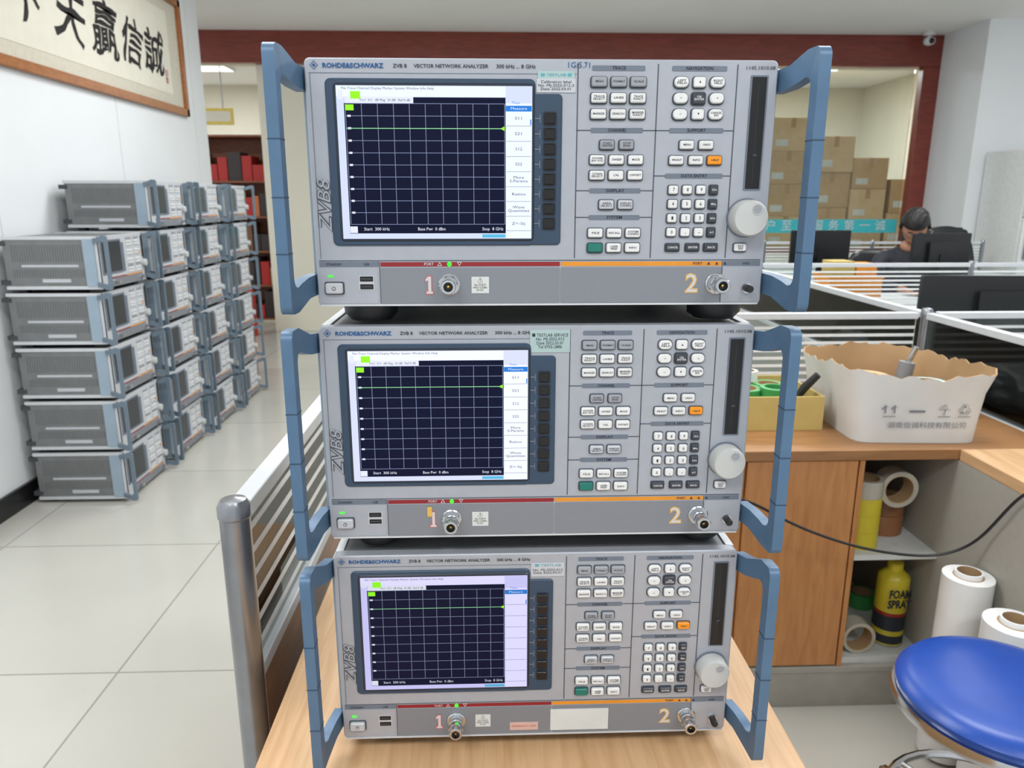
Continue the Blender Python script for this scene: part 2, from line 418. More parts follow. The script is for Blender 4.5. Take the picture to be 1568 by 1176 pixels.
    b.lathe([(0.0052,0),(0.0052,0.003)],c,'-y','chrome',20); b.lathe([(0.0036,0.003),(0.0036,0.012),(0.003,0.013)],c,'-y','black',16)
    out['ports']=b.mesh('ports')
    return out

def screen_mesh(tag,dim,tint,fade_items):
    """lit display: flat UI graphics on the LCD"""
    def sm(n,c,s): return screenmat('display_%s_%s'%(n,tag),c,s)
    lav=sm('menu',(0.70*tint[0],0.74*tint[1],0.98*tint[2],1),0.95*dim)
    lav2=sm('panel',(0.82*tint[0],0.86*tint[1],1.0*tint[2],1),1.05*dim)
    blk=sm('plot',rgb(6,13,44),1.0); grd=sm('grid',rgb(176,190,232),0.60*dim)
    grn=sm('green',rgb(150,255,40),1.0*dim); trc=sm('trace',rgb(150,225,165),0.85*dim)
    blu=sm('blue',rgb(40,130,225),0.9*dim); dk=sm('ink',rgb(70,70,90),0.5); wht=sm('white',rgb(235,240,255),0.9*dim)
    cy=sm('cyan',rgb(90,190,230),0.9*dim)
    b=MB(); y=-0.0032
    q=lambda x0,z0,x1,z1,m,dy=0: b.quad(x0*mm,z0*mm,x1*mm,z1*mm,y-dy,m)
    q(28,65,207,202,lav)
    q(28.3,192.2,182.4,201.6,lav2,0.0001); q(182.6,65.4,206.6,187,lav2,0.0001)
    q(36,186.8,98,192,wht,0.0002); q(98,186.8,182.4,192,blk,0.0002)
    q(34.8,70,182.4,186.8,blk,0.0002)
    gx0,gx1,gz0,gz1=36,181.5,78.5,186.5
    for i in range(11):
        x=gx0+(gx1-gx0)*i/10; q(x-0.20,gz0,x+0.20,gz1,grd,0.0003)
        z=gz0+(gz1-gz0)*i/10; q(gx0,z-0.20,gx1,z+0.20,grd,0.0003)
    z=gz0+(gz1-gz0)*0.8
    q(gx0,z-0.35,gx1,z+0.35,trc,0.0004)
    b.add([((gx1-4)*mm,y-0.0005,z*mm),(gx1*mm,y-0.0005,(z-2)*mm),(gx1*mm,y-0.0005,(z+2)*mm)],[(0,1,2)],grn)
    q(36,180.5,43.5,185.5,grn,0.0005); q(41,190.5,50,197,grn,0.0005)
    q(29.5,190,34,198,wht,0.0004)
    for i in range(1,10): q(37.5,gz0+(gz1-gz0)*i/10-0.9,40.5,gz0+(gz1-gz0)*i/10+0.9,wht,0.0004)
    b.text('File Trace Channel Display Marker System Window Info Help',75*mm,199.5*mm,3.0*mm,y-0.0004,dk,width=84*mm)
    b.text('Start  300 kHz',60*mm,74*mm,4.0*mm,y-0.0004,wht,width=24*mm)
    b.text('Base Pwr  0 dBm',112*mm,74*mm,4.0*mm,y-0.0004,wht,width=26*mm)
    b.text('Stop  8 GHz',170*mm,74*mm,4.0*mm,y-0.0004,wht,width=20*mm)
    b.text('Trc1  S11  dB Mag  10 dB/  Ref 0 dB',72*mm,189.4*mm,3.0*mm,y-0.0004,dk,width=46*mm)
    q(35,70.5,42,76.5,wht,0.0003); q(160,66,182,69,cy,0.0003)
    q(182.6,180,206.6,185,blu,0.0003)
    b.text('Measure',194.6*mm,182.5*mm,3.4*mm,y-0.0005,wht,width=15*mm)
    b.text('Trace',192*mm,187.4*mm,3.2*mm,y-0.0005,blu)
    names=('S11','S21','S12','S22','More\nS-Params','Ratios','Wave\nQuantities','Z<-Sij')
    for i,n in enumerate(names):
        z=174-13.57*i
        q(182.9,z-6.8,206.4,z-6.5,dk,0.0003)
        if i<fade_items: b.text(n,194.6*mm,z*mm,3.6*mm,y-0.0005,dk,width=min(20,len(n.split('\n')[-1])*2.1)*mm)
    q(205.2,168,206.2,173,blu,0.0004)
    return b.mesh('screen_'+tag,recalc=False)

PARTS=make_meshes()
X0=0.0515-W/2+0.001; YF=0.729
TABLE_Z=0.756
zs=[TABLE_Z+0.0200+i*(H+0.0202) for i in range(3)]
scr={0:screen_mesh('lower',0.82,(0.93,0.86,1.06),0),1:screen_mesh('middle',1.0,(1,1,1),8),2:screen_mesh('upper',1.0,(0.95,1.0,1.0),8)}
for i in (2,1,0):
    e=empty('vector_network_analyzer',(X0+(0.0,-0.0005,0.002)[i],YF+(0.0,0.001,0.0)[i],zs[i]))
    for k,me in PARTS.items(): place(me,k,e)
    place(scr[i],'display_screen',e)
    s=MB()
    def st(x0,z0,x1,z1,m,y=-0.0009): s.box(x0*mm,y,z0*mm,x1*mm,-0.0001,z1*mm,m)
    if i==2:
        st(211,197,247,209,'facelt'); s.text('1G/5.71',250*mm,220.5*mm,7*mm,-0.0006,'txtblue',width=20*mm)
        s.text('Calibration label\nNo. MJ-2022-012-2\nDate 2022.03.01',229*mm,203*mm,3.4*mm,-0.0012,'txtdark',width=33*mm)
        st(212,209,246,215.5,'stickerg'); s.text('\u25a0 TESTLAB \u25a0',229*mm,212*mm,3.2*mm,-0.0012,'stickerc',width=28*mm)
    elif i==1:
        st(209,199,249,222,'stickerg'); s.text('\u25a0 TESTLAB SERVICE\nNo. MJ-2022-012\nDate 2022.03.01\nTel 0755-2886',229*mm,210.5*mm,4.4*mm,-0.0012,'txtdark',width=36*mm)
        s.box(0.102,-0.0019,0.024,0.107,-0.0015,0.035,M['num2'])
    else:
        st(211,199,247,215,'facelt'); s.text('\u25a0 TESTLAB',229*mm,212*mm,3.6*mm,-0.0012,'stickerc',width=28*mm)
        s.text('No. MJ-2022-012\nDate 2022.03.01',229*mm,205*mm,3.6*mm,-0.0012,'txtdark',width=32*mm)
        st(234,6,300,33,'sticker',-0.0016); st(188,7,220,17,mat('sticker_faded_red',rgb(205,170,160)),-0.0012)
        s.text('WARRANTY VOID',204*mm,12*mm,3.2*mm,-0.0014,mat('ink_red',rgb(190,80,70)),width=28*mm)
    s.build('stickers',e,recalc=False)

# =============================================================== TABLE
M['oak']=wood('oak_laminate',rgb(192,150,108),rgb(214,176,134),(14,0.9,14),0.38)
M['oakedge']=wood('oak_edge_band',rgb(180,138,92),rgb(200,160,116),(3,3,14),0.4)
b=MB()
b.box(-0.262,0.30,TABLE_Z-0.028,0.352,1.36,TABLE_Z,'oak')
e=empty('wooden_table'); b.build('table_top',e,bevel=0.002)
b=MB()
b.box(-0.235,0.34,0.0,-0.21,1.32,TABLE_Z-0.028,'oakedge'); b.box(0.30,0.34,0.0,0.325,1.32,TABLE_Z-0.028,'oakedge')
b.box(-0.21,1.25,0.2,0.30,1.27,TABLE_Z-0.028,'oakedge')
b.build('table_legs',e,bevel=0.002)

# =============================================================== PARTITIONS
M['pglass']=glass('partition_glass',(0.90,0.94,0.93,1))
M['stripe']=mat('frosted_stripe',rgb(222,225,226),0.5)
M['pbrown']=wood('brown_laminate_panel',rgb(122,84,54),rgb(146,104,70),(2,2,14),0.4)
M['pgrey']=mat('grey_fabric_panel',rgb(150,150,146),0.85,0,0.06,200)
def partition(name,x0,y0,x1,y1,top=1.0,gb=0.75,low='pgrey',posts=(0,1),pw=0.036,rail='alul',post='alu',pitch=0.026,sw=0.010):
    L=math.hypot(x1-x0,y1-y0); ang=math.atan2(y1-y0,x1-x0)
    e=empty(name,(x0,y0,0),(0,0,ang))
    b=MB(); b.box(0.018,-0.014,top-0.022,L-0.018,0.014,top,rail); b.box(0.018,-0.014,gb-0.02,L-0.018,0.014,gb,rail)
    b.box(0.018,-0.014,0,L-0.018,0.014,0.06,rail); b.build('rails',e,bevel=0.002)
    b=MB(); b.box(0.018,-0.011,0.06,L-0.018,0.011,gb-0.02,low); b.build('lower_panel',e)
    b=MB(); b.box(0.018,-0.003,gb,L-0.018,0.003,top-0.022,'pglass'); b.build('glass',e)
    b=MB(); z=gb+0.012
    while z<top-0.035: b.box(0.02,-0.0036,z,L-0.02,-0.0032,z+sw,'stripe'); z+=pitch
    b.build('frosted_stripes',e)
    b=MB()
    for p in posts:
        cx=p*L
        b.lathe([(pw*0.5,0),(pw*0.5,top-0.012),(pw*0.54,top-0.010),(pw*0.54,top+0.004),(pw*0.42,top+0.012),(pw*0.1,top+0.015)],(cx,0,0),'z',post,20)
    b.build('posts',e)
    return e
partition('glass_desk_partition',-0.320,0.885,-0.320,2.15,top=0.992,gb=TABLE_Z+0.002,low='pbrown',pitch=0.034,sw=0.010,pw=0.038)
partition('glass_desk_partition',0.45,2.45,1.472,2.45,posts=(0,))
partition('glass_desk_partition',1.49,0.9,1.49,2.45)
partition('glass_desk_partition',1.49,2.45,1.49,4.4,posts=(1,))
partition('glass_desk_partition',1.49,4.4,1.49,6.7,posts=(1,))
partition('glass_desk_partition',1.508,2.45,3.4,2.45,posts=(1,))
partition('glass_desk_partition',1.508,4.4,4.3,4.4,posts=(0.5,1))
partition('glass_desk_partition',1.508,6.7,4.5,6.7,posts=(0.33,0.66,1))

# =============================================================== ROOM
M['wallw']=mat('white_wall_paint',rgb(229,232,235),0.6,0,0.015,3)
M['ceil']=mat('ceiling_paint',rgb(240,240,238),0.8,0,0.015,2)
M['beamred']=wood('mahogany_trim',rgb(112,46,38),rgb(134,60,48),(1,6,6),0.35)
M['cream']=mat('cream_wall',rgb(218,214,198),0.7,0,0.02,3)
M['basebd']=mat('black_baseboard',rgb(24,24,26),0.3)
def tilemat():
    m=bpy.data.materials.new('floor_tile'); m.use_nodes=True; nt=m.node_tree; bs=nt.nodes['Principled BSDF']
    tc=nt.nodes.new('ShaderNodeTexCoord'); mp=nt.nodes.new('ShaderNodeMapping')
    mp.inputs['Location'].default_value=(1.107+0.856*20,-1.987+0.856*20,0)
    nt.links.new(tc.outputs['Object'],mp.inputs['Vector'])
    br=nt.nodes.new('ShaderNodeTexBrick'); br.offset=0; br.inputs['Scale'].default_value=1
    br.inputs['Brick Width'].default_value=0.856; br.inputs['Row Height'].default_value=0.856
    br.inputs['Mortar Size'].default_value=0.003; br.inputs['Mortar Smooth'].default_value=0.1
    br.inputs['Color1'].default_value=rgb(193,191,183); br.inputs['Color2'].default_value=rgb(188,186,178)
    br.inputs['Mortar'].default_value=rgb(146,143,136)
    nt.links.new(mp.outputs['Vector'],br.inputs['Vector'])
    nz=nt.nodes.new('ShaderNodeTexNoise'); nz.inputs['Scale'].default_value=3; nz.inputs['Detail'].default_value=6
    nt.links.new(tc.outputs['Object'],nz.inputs['Vector'])
    rp=nt.nodes.new('ShaderNodeValToRGB'); rp.color_ramp.elements[0].color=(0.9,0.9,0.9,1); rp.color_ramp.elements[1].color=(1,1,1,1)
    nt.links.new(nz.outputs['Fac'],rp.inputs['Fac'])
    mx=nt.nodes.new('ShaderNodeMixRGB'); mx.blend_type='MULTIPLY'; mx.inputs[0].default_value=1
    nt.links.new(br.outputs['Color'],mx.inputs[1]); nt.links.new(rp.outputs['Color'],mx.inputs[2])
    nt.links.new(mx.outputs[0],bs.inputs['Base Color']); bs.inputs['Roughness'].default_value=0.17
    return m
M['tile']=tilemat()
CZ=2.96
b=MB(); b.box(-6.5,-2.5,-0.05,8,13,0.0,'tile'); b.build('floor')
b=MB(); b.box(-6.5,-2.5,CZ,8,13,CZ+0.05,'ceil'); b.build('ceiling')
b=MB(); b.box(-2.25,-2.5,0,-2.13,6.1,CZ,'wallw')
b.build('wall_left')
b=MB()
for y in (2.2,3.42,4.64,5.86): b.box(-2.1305,y,0.1,-2.1285,y+0.006,CZ,M['sticker'])
b.build('trim_1')
b=MB(); b.box(-2.13,-2.5,0,-2.115,6.1,0.10,'basebd'); b.build('baseboard_left')
b=MB()
b.box(-6.5,8.0,0,-3.45,8.15,CZ,'cream'); b.box(-2.26,8.0,0,-1.75,8.15,2.67,'cream')
b.box(-1.75,8.0,0,4.45,8.15,0.80,'cream')
b.box(-3.45,8.0,2.67,4.68,8.15,CZ,'cream')
b.build('wall_back')
b=MB(); b.box(-6.0,7.90,2.665,4.70,7.999,CZ,'beamred'); b.build('trim_2',bevel=0.004)
b=MB(); b.box(4.43,7.90,0,4.66,7.999,2.664,'beamred'); b.build('trim_3',bevel=0.004)
e=empty('window_1')
b=MB(); b.box(-1.75,8.05,0.80,4.43,8.06,2.665,M['pglass']); b.build('glass',e)
b=MB()
b.box(-1.75,8.02,0.80,4.43,8.09,0.85,'beamred')
for x in (-1.75,0.3,2.35): b.box(x,8.02,0.85,x+0.05,8.09,2.665,'beamred')
b.build('frame',e)
M['cyan']=mat('cyan_window_film',rgb(60,190,200),0.5)
b=MB(); b.box(-1.70,8.035,1.02,4.42,8.045,1.16,'cyan')
for i in range(26): b.text('\u8bda\u4fe1\u4e3a\u672c\u5ba2\u6237\u81f3\u4e0a\u670d\u52a1\u7b2c\u4e00'[i%12],(2.2+i*0.17) if i<13 else (-1.6+ (i-13)*0.17),1.09,0.12,8.033,'white')
b.build('lettered_film',e,recalc=False)
b=MB(); b.box(4.60,7.2,0,8,7.899,CZ,'wallw'); b.build('wall_right')
b=MB(); b.box(-6.5,11.5,0,8,11.6,CZ,'cream'); b.build('wall_storeroom')
b=MB(); b.box(5.6,8.2,0,5.7,11.5,CZ,'cream'); b.build('wall_storeroom_side')
M['lamp']=screenmat('lamp_diffuser',(1,1,1,1),3.0)
def lamp(x,y,w,d,power):
    e=empty('ceiling_light_panel',(x,y,CZ))
    b=MB(); b.box(-w/2-0.02,-d/2-0.02,-0.03,w/2+0.02,d/2+0.02,0,'white'); b.box(-w/2,-d/2,-0.032,w/2,d/2,-0.029,'lamp'); b.build('fixture',e)
    L=bpy.data.lights.new('panel_light','AREA'); L.shape='RECTANGLE'; L.size=w; L.size_y=d; L.energy=power; L.color=(0.98,1.0,1.0)
    o=bpy.data.objects.new('panel_light',L); COL.objects.link(o); o.location=(0,0,-0.045); o.parent=e
for (x,y,p) in ((-0.9,-1.0,33),(1.2,-1.0,33),(-0.9,1.6,31),(1.4,2.0,31),(3.4,2.0,31),(-0.6,4.4,34),(1.6,4.6,32),(3.6,4.8,30)):
    lamp(x,y,1.2,0.6,p)
lamp(3.9,9.6,1.0,0.5,65); lamp(0.5,9.8,1.0,0.5,55); lamp(-3.6,9.9,0.9,0.5,50)
lamp(-4.2,6.0,0.9,0.5,40)

# calligraphy picture
M['frame']=wood('picture_frame_wood',rgb(140,84,42),rgb(168,106,58),(4,4,10),0.35)
M['paper']=mat('rice_paper',rgb(222,218,204),0.8,0,0.03,12)
M['mount']=mat('silk_mount',rgb(204,199,184),0.8,0,0.05,40)
M['ink']=mat('black_ink',rgb(28,26,28),0.7)
e=empty('framed_calligraphy')
b=MB(); y0,y1,z0,z1=2.75,5.70,1.94,2.70; xw=-2.129
b.box(xw,y0,z0,xw+0.03,y0+0.05,z1,'frame'); b.box(xw,y1-0.05,z0,xw+0.03,y1,z1,'frame')
b.box(xw,y0,z0,xw+0.03,y1,z0+0.05,'frame'); b.box(xw,y0,z1-0.05,xw+0.03,y1,z1,'frame')
b.build('frame',e,bevel=0.004)
b=MB(); b.box(xw,y0+0.05,z0+0.05,xw+0.008,y1-0.05,z1-0.05,'mount'); b.box(xw+0.008,y0+0.2,z0+0.12,xw+0.010,y1-0.22,z1-0.12,'paper')
b.build('scroll',e)
b=MB()
for ch,y,sz in zip('\u4e0b\u5929\u8d0f\u4fe1\u8aa0',(3.84,4.22,4.58,4.91,5.22),(0.27,0.30,0.31,0.29,0.29)):
    b.text(ch,y,2.27,sz,xw+0.012,'ink',plane='left',rot=radians(random.uniform(-9,3)),offset=0.004,shear=0.15,brush=0.022)
b.text('\u4e59\n\u9149\n\u5e74\n\u51ac',3.45,2.30,0.08,xw+0.012,'ink',plane='left')
b.text('\u5370\n\u7ae0',5.40,2.16,0.05,xw+0.012,mat('seal_red',rgb(170,50,40)),plane='left')
b.build('characters',e,recalc=False)

# =============================================================== STACKED INSTRUMENTS (left wall)
M['lcdoff']=mat('lcd_off',rgb(36,42,50),0.2)
M['sidegrey']=mat('instrument_side_grey',rgb(122,124,125),0.5,0.3,0.06,20)
M['vent2']=mat('side_vent_grey',rgb(98,100,102),0.6)
b=MB()
b.box(0.004,0.012,0.004,W-0.004,0.40,H-0.004,'sidegrey')
for x in (0.0,W-0.012):
    b.box(x,0.0,0.0,x+0.012,0.405,0.014,'alul'); b.box(x,0.0,H-0.014,x+0.012,0.405,H,'alul'); b.box(x,0.0,0.014,x+0.012,0.020,H-0.014,'alul')
for i in range(30):
    b.box(0.003,0.05+i*0.0108,0.052,0.0042,0.054+i*0.0108,0.086,'vent2'); b.box(0.003,0.05+i*0.0108,0.118,0.0042,0.054+i*0.0108,0.190,'vent2')
b.box(0.0028,0.09,0.096,0.0042,0.33,0.106,'facelt')
b.box(0.0015,0.13,0.03,0.0042,0.25,0.045,'facelt')
b.box(0.003,0.385,0.02,W-0.003,0.428,0.04,'casedk'); b.box(0.003,0.385,H-0.04,W-0.003,0.428,H-0.02,'casedk')
b.rp(W/2,H/2,W-0.002,H-0.002,0.004,0.0,0.013,'facelt',0.001)
b.rp(0.115,0.132,0.190,0.150,0.004,-0.002,0.001,'hdr',0.001); b.rp(0.117,0.133,0.165,0.132,0.003,-0.003,0.001,'lcdoff')
b.rp(0.222,0.125,0.020,0.13,0.003,-0.002,0.001,'hdr')
for cx in (0.268,0.286,0.304,0.345,0.362,0.379):
    for cz in (0.206,0.192,0.178,0.150,0.137,0.110,0.096,0.083,0.07,0.056): b.rp(cx,cz,0.013,0.008,0.001,-0.004,0.001,'white' if (cz not in (0.206,0.083)) else 'keymid')
b.rp(0.380,0.137,0.013,0.008,0.001,-0.0045,0.001,'orange')
b.rp(0.418,0.161,0.014,0.10,0.001,-0.001,0.001,'slot')
b.lathe([(0.017,0),(0.017,0.016),(0.014,0.018)],(0.414,0,0.084),'-y','knob',20)
b.box(0.061,-0.001,0.003,0.394,0.001,0.037,'mesh'); b.box(0.061,-0.0015,0.038,0.235,0.001,0.043,'redbar'); b.box(0.236,-0.0015,0.038,0.394,0.001,0.043,'orbar')
for x in (0.127,0.389): b.lathe([(0.009,0),(0.009,0.02)],(x,0,0.021),'-y','chrome',14)
for cx in (0.05,W-0.05):
    b.box(cx-0.02,0.03,-0.0165,cx+0.02,0.07,0.002,'black'); b.box(cx-0.02,0.34,-0.0165,cx+0.02,0.37,0.002,'black')
add_handles(b,False,'handle_g')
um=b.mesh('test_instrument')
e=empty('stack_of_test_instruments',(0,0,0))
for c in range(4):
    for r in range(5 if c==0 else 6):
        jx=random.uniform(-0.006,0.012)+(0.015 if r==5 else 0)
        place(um,'test_instrument',e,(-1.672+jx,3.30+c*0.545+random.uniform(-0.006,0.006),0.0170+r*0.2432),(0,0,radians(90)))

# =============================================================== RIGHT DESK UNIT
M['cab']=wood('maple_cabinet',rgb(172,116,68),rgb(194,138,84),(10,10,1.2),0.4)
M['cabtop']=wood('maple_top',rgb(142,100,62),rgb(160,116,74),(1.2,10,10),0.4)
M['plinth']=mat('grey_plinth',rgb(158,156,148),0.6)
M['wing']=mat('grey_side_panel',rgb(164,161,152),0.7,0,0.03,60)
e=empty('corner_desk')
b=MB()
b.box(0.42,1.76,0.724,1.47,2.43,0.752,'cabtop'); b.build('desk_top',e,bevel=0.002)
b=MB(); b.box(1.205,0.95,0.722,1.47,1.759,0.752,'oak'); b.build('desk_wing',e,bevel=0.002)
b=MB(); b.box(0.44,1.775,0.125,0.66,2.42,0.724,'cab')
b.box(0.662,1.765,0.13,0.948,1.784,0.722,'cab'); b.box(0.44,1.785,0.125,0.965,2.42,0.724,'cab')
b.box(0.952,1.765,0.125,0.966,1.80,0.724,'cab')
b.build('cupboard',e,bevel=0.0015)
b=MB(); b.box(0.966,1.78,0.125,1.205,2.42,0.143,M['sticker']); b.box(0.966,1.79,0.430,1.205,2.42,0.446,M['sticker']); b.box(0.966,2.40,0.143,1.205,2.42,0.724,'wing')
b.build('open_shelves',e)
b=MB(); b.box(1.205,1.0,0.0,1.225,2.42,0.722,'wing'); b.box(0.45,1.80,0,1.205,1.82,0.125,'plinth'); b.box(0.45,1.76,0.110,1.205,1.80,0.125,'plinth');b.box(0.45,1.765,0.0,1.205,1.80,0.110,'plinth'); b.build('side_panel_and_plinth',e)

# shelf contents
M['tapey']=mat('yellow_tape',rgb(200,184,50),0.35); M['tapeb']=mat('brown_tape',rgb(140,94,62),0.35); M['tapeg']=mat('green_tape',rgb(60,150,80),0.4)
M['cardb']=mat('cardboard',rgb(192,162,124),0.8,0,0.06,20); M['core']=mat('cardboard_core',rgb(170,140,104),0.8)
M['tapecl']=mat('clear_tape',rgb(176,172,158),0.25); M['filmw']=mat('stretch_film',rgb(228,229,229),0.3,0,0.03,14,0.3)
def ring(b,c,ro,ri,h,axis,m,mc='core'):
    rim=0.86*ri+0.14*ro
    b.lathe([(rim,0),(ro,0),(ro,h),(rim,h)],c,axis,m,28,caps=False)
    b.lathe([(rim,h),(ri,h),(ri,0),(rim,0)],c,axis,mc,28,caps=False)
def taperoll(c,ro,ri,h,axis,m,name='tape_roll'):
    b=MB(); ring(b,(0,0,0),ro,ri,h,axis,m); return b.build(name,None,c)
for i in range(4): taperoll((1.024,1.86,0.4465+i*0.0485),0.046,0.034,0.048,'z','tapey' if i<3 else 'tapecl')
taperoll((1.132,1.95,0.4465),0.056,0.038,0.058,'z','tapeb'); taperoll((1.135,1.95,0.505),0.052,0.038,0.048,'z','tapeb')
taperoll((1.115,1.90,0.606),0.052,0.038,0.050,'-y','tapecl')
taperoll((1.024,1.84,0.190),0.046,0.036,0.045,'-y','tapecl'); taperoll((1.158,2.05,0.144),0.040,0.03,0.045,'z','tapeg')
M['canred']=mat('can_red_print',rgb(150,40,30),0.4)
def spraycan(x,y,z,name,lab,h=0.225,r=0.036):
    e=empty(name,(x,y,z)); b=MB()
    b.lathe([(r,0.0),(r,h*0.80),(r*0.97,h*0.82),(r*0.6,h*0.88),(r*0.45,h*0.89)],(0,0,0),'z','tapey',28)
    b.lathe([(r*0.5,h*0.88),(r*0.5,h*0.98),(r*0.35,h)],(0,0,0),'z','tapey',18)
    b.lathe([(r*1.02,0),(r*1.02,0.006)],(0,0,0),'z','chrome',28)
    b.lathe([(r*1.005,h*0.04),(r*1.005,h*0.14)],(0,0,0),'z','txtdark',28,caps=False)
    b.lathe([(r*1.005,h*0.20),(r*1.005,h*0.38)],(0,0,0),'z','txtdark',28,caps=False)
    b.lathe([(r*1.005,h*0.38),(r*1.005,h*0.42)],(0,0,0),'z','canred',28,caps=False); b.build('can',e)
    b=MB(); b.text(lab,0,h*0.60,0.034,-r-0.0006,'txtdark',width=r*1.6,offset=0.0012); b.build('label',e,recalc=False)
spraycan(1.138,1.86,0.1432,'foam_spray_can','FOAM\nSPRAY',0.25,0.042)
spraycan(1.03,2.08,0.1432,'foam_spray_can','FOAM',0.25,0.034)
for (x,y,h,r) in ((1.145,1.575,0.51,0.056),(1.135,1.395,0.495,0.062)):
    e=empty('stretch_film_roll',(x,y,0)); b=MB(); ring(b,(0,0,0.012),r,0.030,h-0.024,'z','filmw')
    b.lathe([(0.030,0),(0.0301,h)],(0,0,0),'z','filmw',24,caps=False); b.lathe([(0.026,0),(0.026,h)],(0,0,0),'z','core',24,caps=False); 
    b.lathe([(0.030,h),(0.026,h)],(0,0,0),'z','filmw',24,caps=False); b.build('roll',e)

# white carton on desk
M['cartonw']=mat('white_carton_print',rgb(212,212,210),0.5,0,0.05,9,0.4); M['cartoni']=mat('kraft_inside',rgb(168,136,98),0.8,0,0.08,12)
M['pr']=mat('carton_ink',rgb(112,118,130),0.6)
e=empty('open_carton',(1.130,1.995,0.7525),(0,0,radians(-3)))
def carton():
    n=72
    def loop(w,d,z,wav,seed):
        rr=random.Random(seed); ph=[rr.uniform(0,6.28) for _ in range(4)]; pts=[]
        for i in range(n):
            a=2*pi*i/n
            k=1/((abs(cos(a))**9+abs(sin(a))**9)**(1/9.0))
            x=w/2*cos(a)*k; y=d/2*sin(a)*k
            f=1+wav*0.35*(sin(3*a+ph[0])+0.5*sin(7*a+ph[1]))
            zz=z+wav*0.16*(sin(3*a+ph[2])+0.35*sin(11*a+ph[3])+0.45*sin(23*a+ph[0]))
            pts.append((x*f,y*f,zz))
        return pts
    b=MB()
    L=[loop(0.325,0.37,0,0,1),loop(0.335,0.375,0.06,0.012,2),loop(0.355,0.385,0.13,0.02,3),loop(0.380,0.405,0.184,0.06,6)]
    vs=[p for l in L for p in l]; fs=[]
    for k in range(3):
        for i in range(n): j=(i+1)%n; fs.append((k*n+i,k*n+j,(k+1)*n+j,(k+1)*n+i))
    b.add(vs,fs,'cartonw')
    vs2=[(p[0]*0.985,p[1]*0.985,p[2]+ (0.003 if q<n else 0)) for q,p in enumerate(vs)]
    fs2=[f[::-1] for f in fs]; fs2.append(list(range(n)))
    b.add(vs2,fs2,'cartoni')
    o=3*n
    b.add([vs[o+i] for i in range(n)]+[vs2[o+i] for i in range(n)],[(i,(i+1)%n,n+(i+1)%n,n+i) for i in range(n)],'cartoni')
    b.build('carton_shell',e,recalc=False,sharp=60)
    t=MB()
    def front_y(z): return -(0.185+ (0.0025*z/0.06 if z<0.06 else 0.0025+0.005*(z-0.06)/0.07)) -0.0045
    t.text('\u2191\u2191',-0.085,0.092,0.028,front_y(0.11),M['pr'],offset=0.0006); t.text('\u2602',0.055,0.092,0.028,front_y(0.11),M['pr'])
    t.text('\u267b',0.105,0.092,0.028,front_y(0.11),M['pr'])
    for cx in (-0.085,0.055,0.105):
        t.box(cx-0.016,front_y(0.08)-0.0016,0.074,cx+0.016,front_y(0.08)-0.0012,0.0757,M['pr'])
    t.box(-0.035,front_y(0.11),0.086,0.005,front_y(0.11)+0.0005,0.091,M['pr'])
    t.text('\u6e56\u5357\u4fe1\u8bda\u79d1\u6280\u6709\u9650\u516c\u53f8',0.015,0.050,0.018,front_y(0.07)-0.001,M['pr'],width=0.20)
    t.build('printed_marks',e,recalc=False)
    c=MB()
    c.tube([(0.03,0.02,0.01),(0.05,0.03,0.10),(0.06,0.03,0.17)],0.022,M['case'],14); c.tube([(0.06,0.03,0.165),(0.075,0.02,0.215)],0.008,'chrome',10)
    ring(c,(-0.04,0.05,0.079),0.06,0.03,0.05,'z',M['cardb']); ring(c,(0.07,-0.07,0.09),0.045,0.03,0.05,'z','stickerg')
    c.box(-0.13,-0.10,0.01,0.0,-0.02,0.09,'cardb'); c.box(-0.1,0.02,0.01,0.1,0.12,0.078,'cardb'); c.box(0.03,-0.11,0.01,0.12,-0.03,0.089,'cardb')
    c.build('contents',e)
carton()
# crumpled plastic bag behind carton
bm=bmesh.new(); bmesh.ops.create_icosphere(bm,subdivisions=5,radius=1)
from mathutils import noise
for v in bm.verts:
    p=v.co.copy(); k=1+0.22*noise.noise(p*2.2)+0.10*noise.noise(p*6)+0.04*noise.noise(p*15)
    v.co=Vector((p.x*0.065*k,p.y*0.12*k,max(-0.055,p.z*0.075*k)))
me=bpy.data.meshes.new('crumpled_plastic_bag'); bm.to_mesh(me); bm.free(); me.materials.append(mat('white_plastic_film',rgb(214,218,220),0.3,0,0.05,30,0.4))
place(me,'crumpled_plastic_bag',None,(1.392,2.14,0.808))

# yellow tray box with tapes
M['tray']=mat('yellow_box_board',rgb(196,172,104),0.6,0,0.05,20)
e=empty('parts_tray',(0.712,2.06,0.7525))
b=MB(); w,d,h,t=0.42,0.26,0.095,0.006
b.box(-w/2,-d/2,0,w/2,d/2,t,'tray'); b.box(-w/2,-d/2,t,w/2,-d/2+t,h,'tray'); b.box(-w/2,d/2-t,t,w/2,d/2,h,'tray')
b.box(-w/2,-d/2+t,t,-w/2+t,d/2-t,h,'tray'); b.box(w/2-t,-d/2+t,t,w/2,d/2-t,h,'tray'); b.build('box',e)
b=MB()
ring(b,(0.03,0.0,0.04),0.05,0.035,0.05,'z','tapeg'); ring(b,(0.12,0.05,0.03),0.045,0.03,0.06,'z','tapeg'); ring(b,(0.07,0.09,0.09),0.03,0.02,0.03,'z','white')
b.box(-0.15,-0.1,0.006,0.17,0.1,0.038,'cardb'); b.lathe([(0.03,0),(0.03,0.09)],(-0.05,0.05,0.03),'z','tapeg',20)
b.lathe([(0.040,0),(0.042,0.06),(0.030,0.061),(0.030,0.01)],(0.11,-0.03,0.038),'z','tapeg',20,caps=False)
b.tube([(0.14,-0.06,0.04),(0.170,-0.085,0.11),(0.198,-0.10,0.150)],[0.008,0.012,0.010],'black',10)
b.build('contents',e)

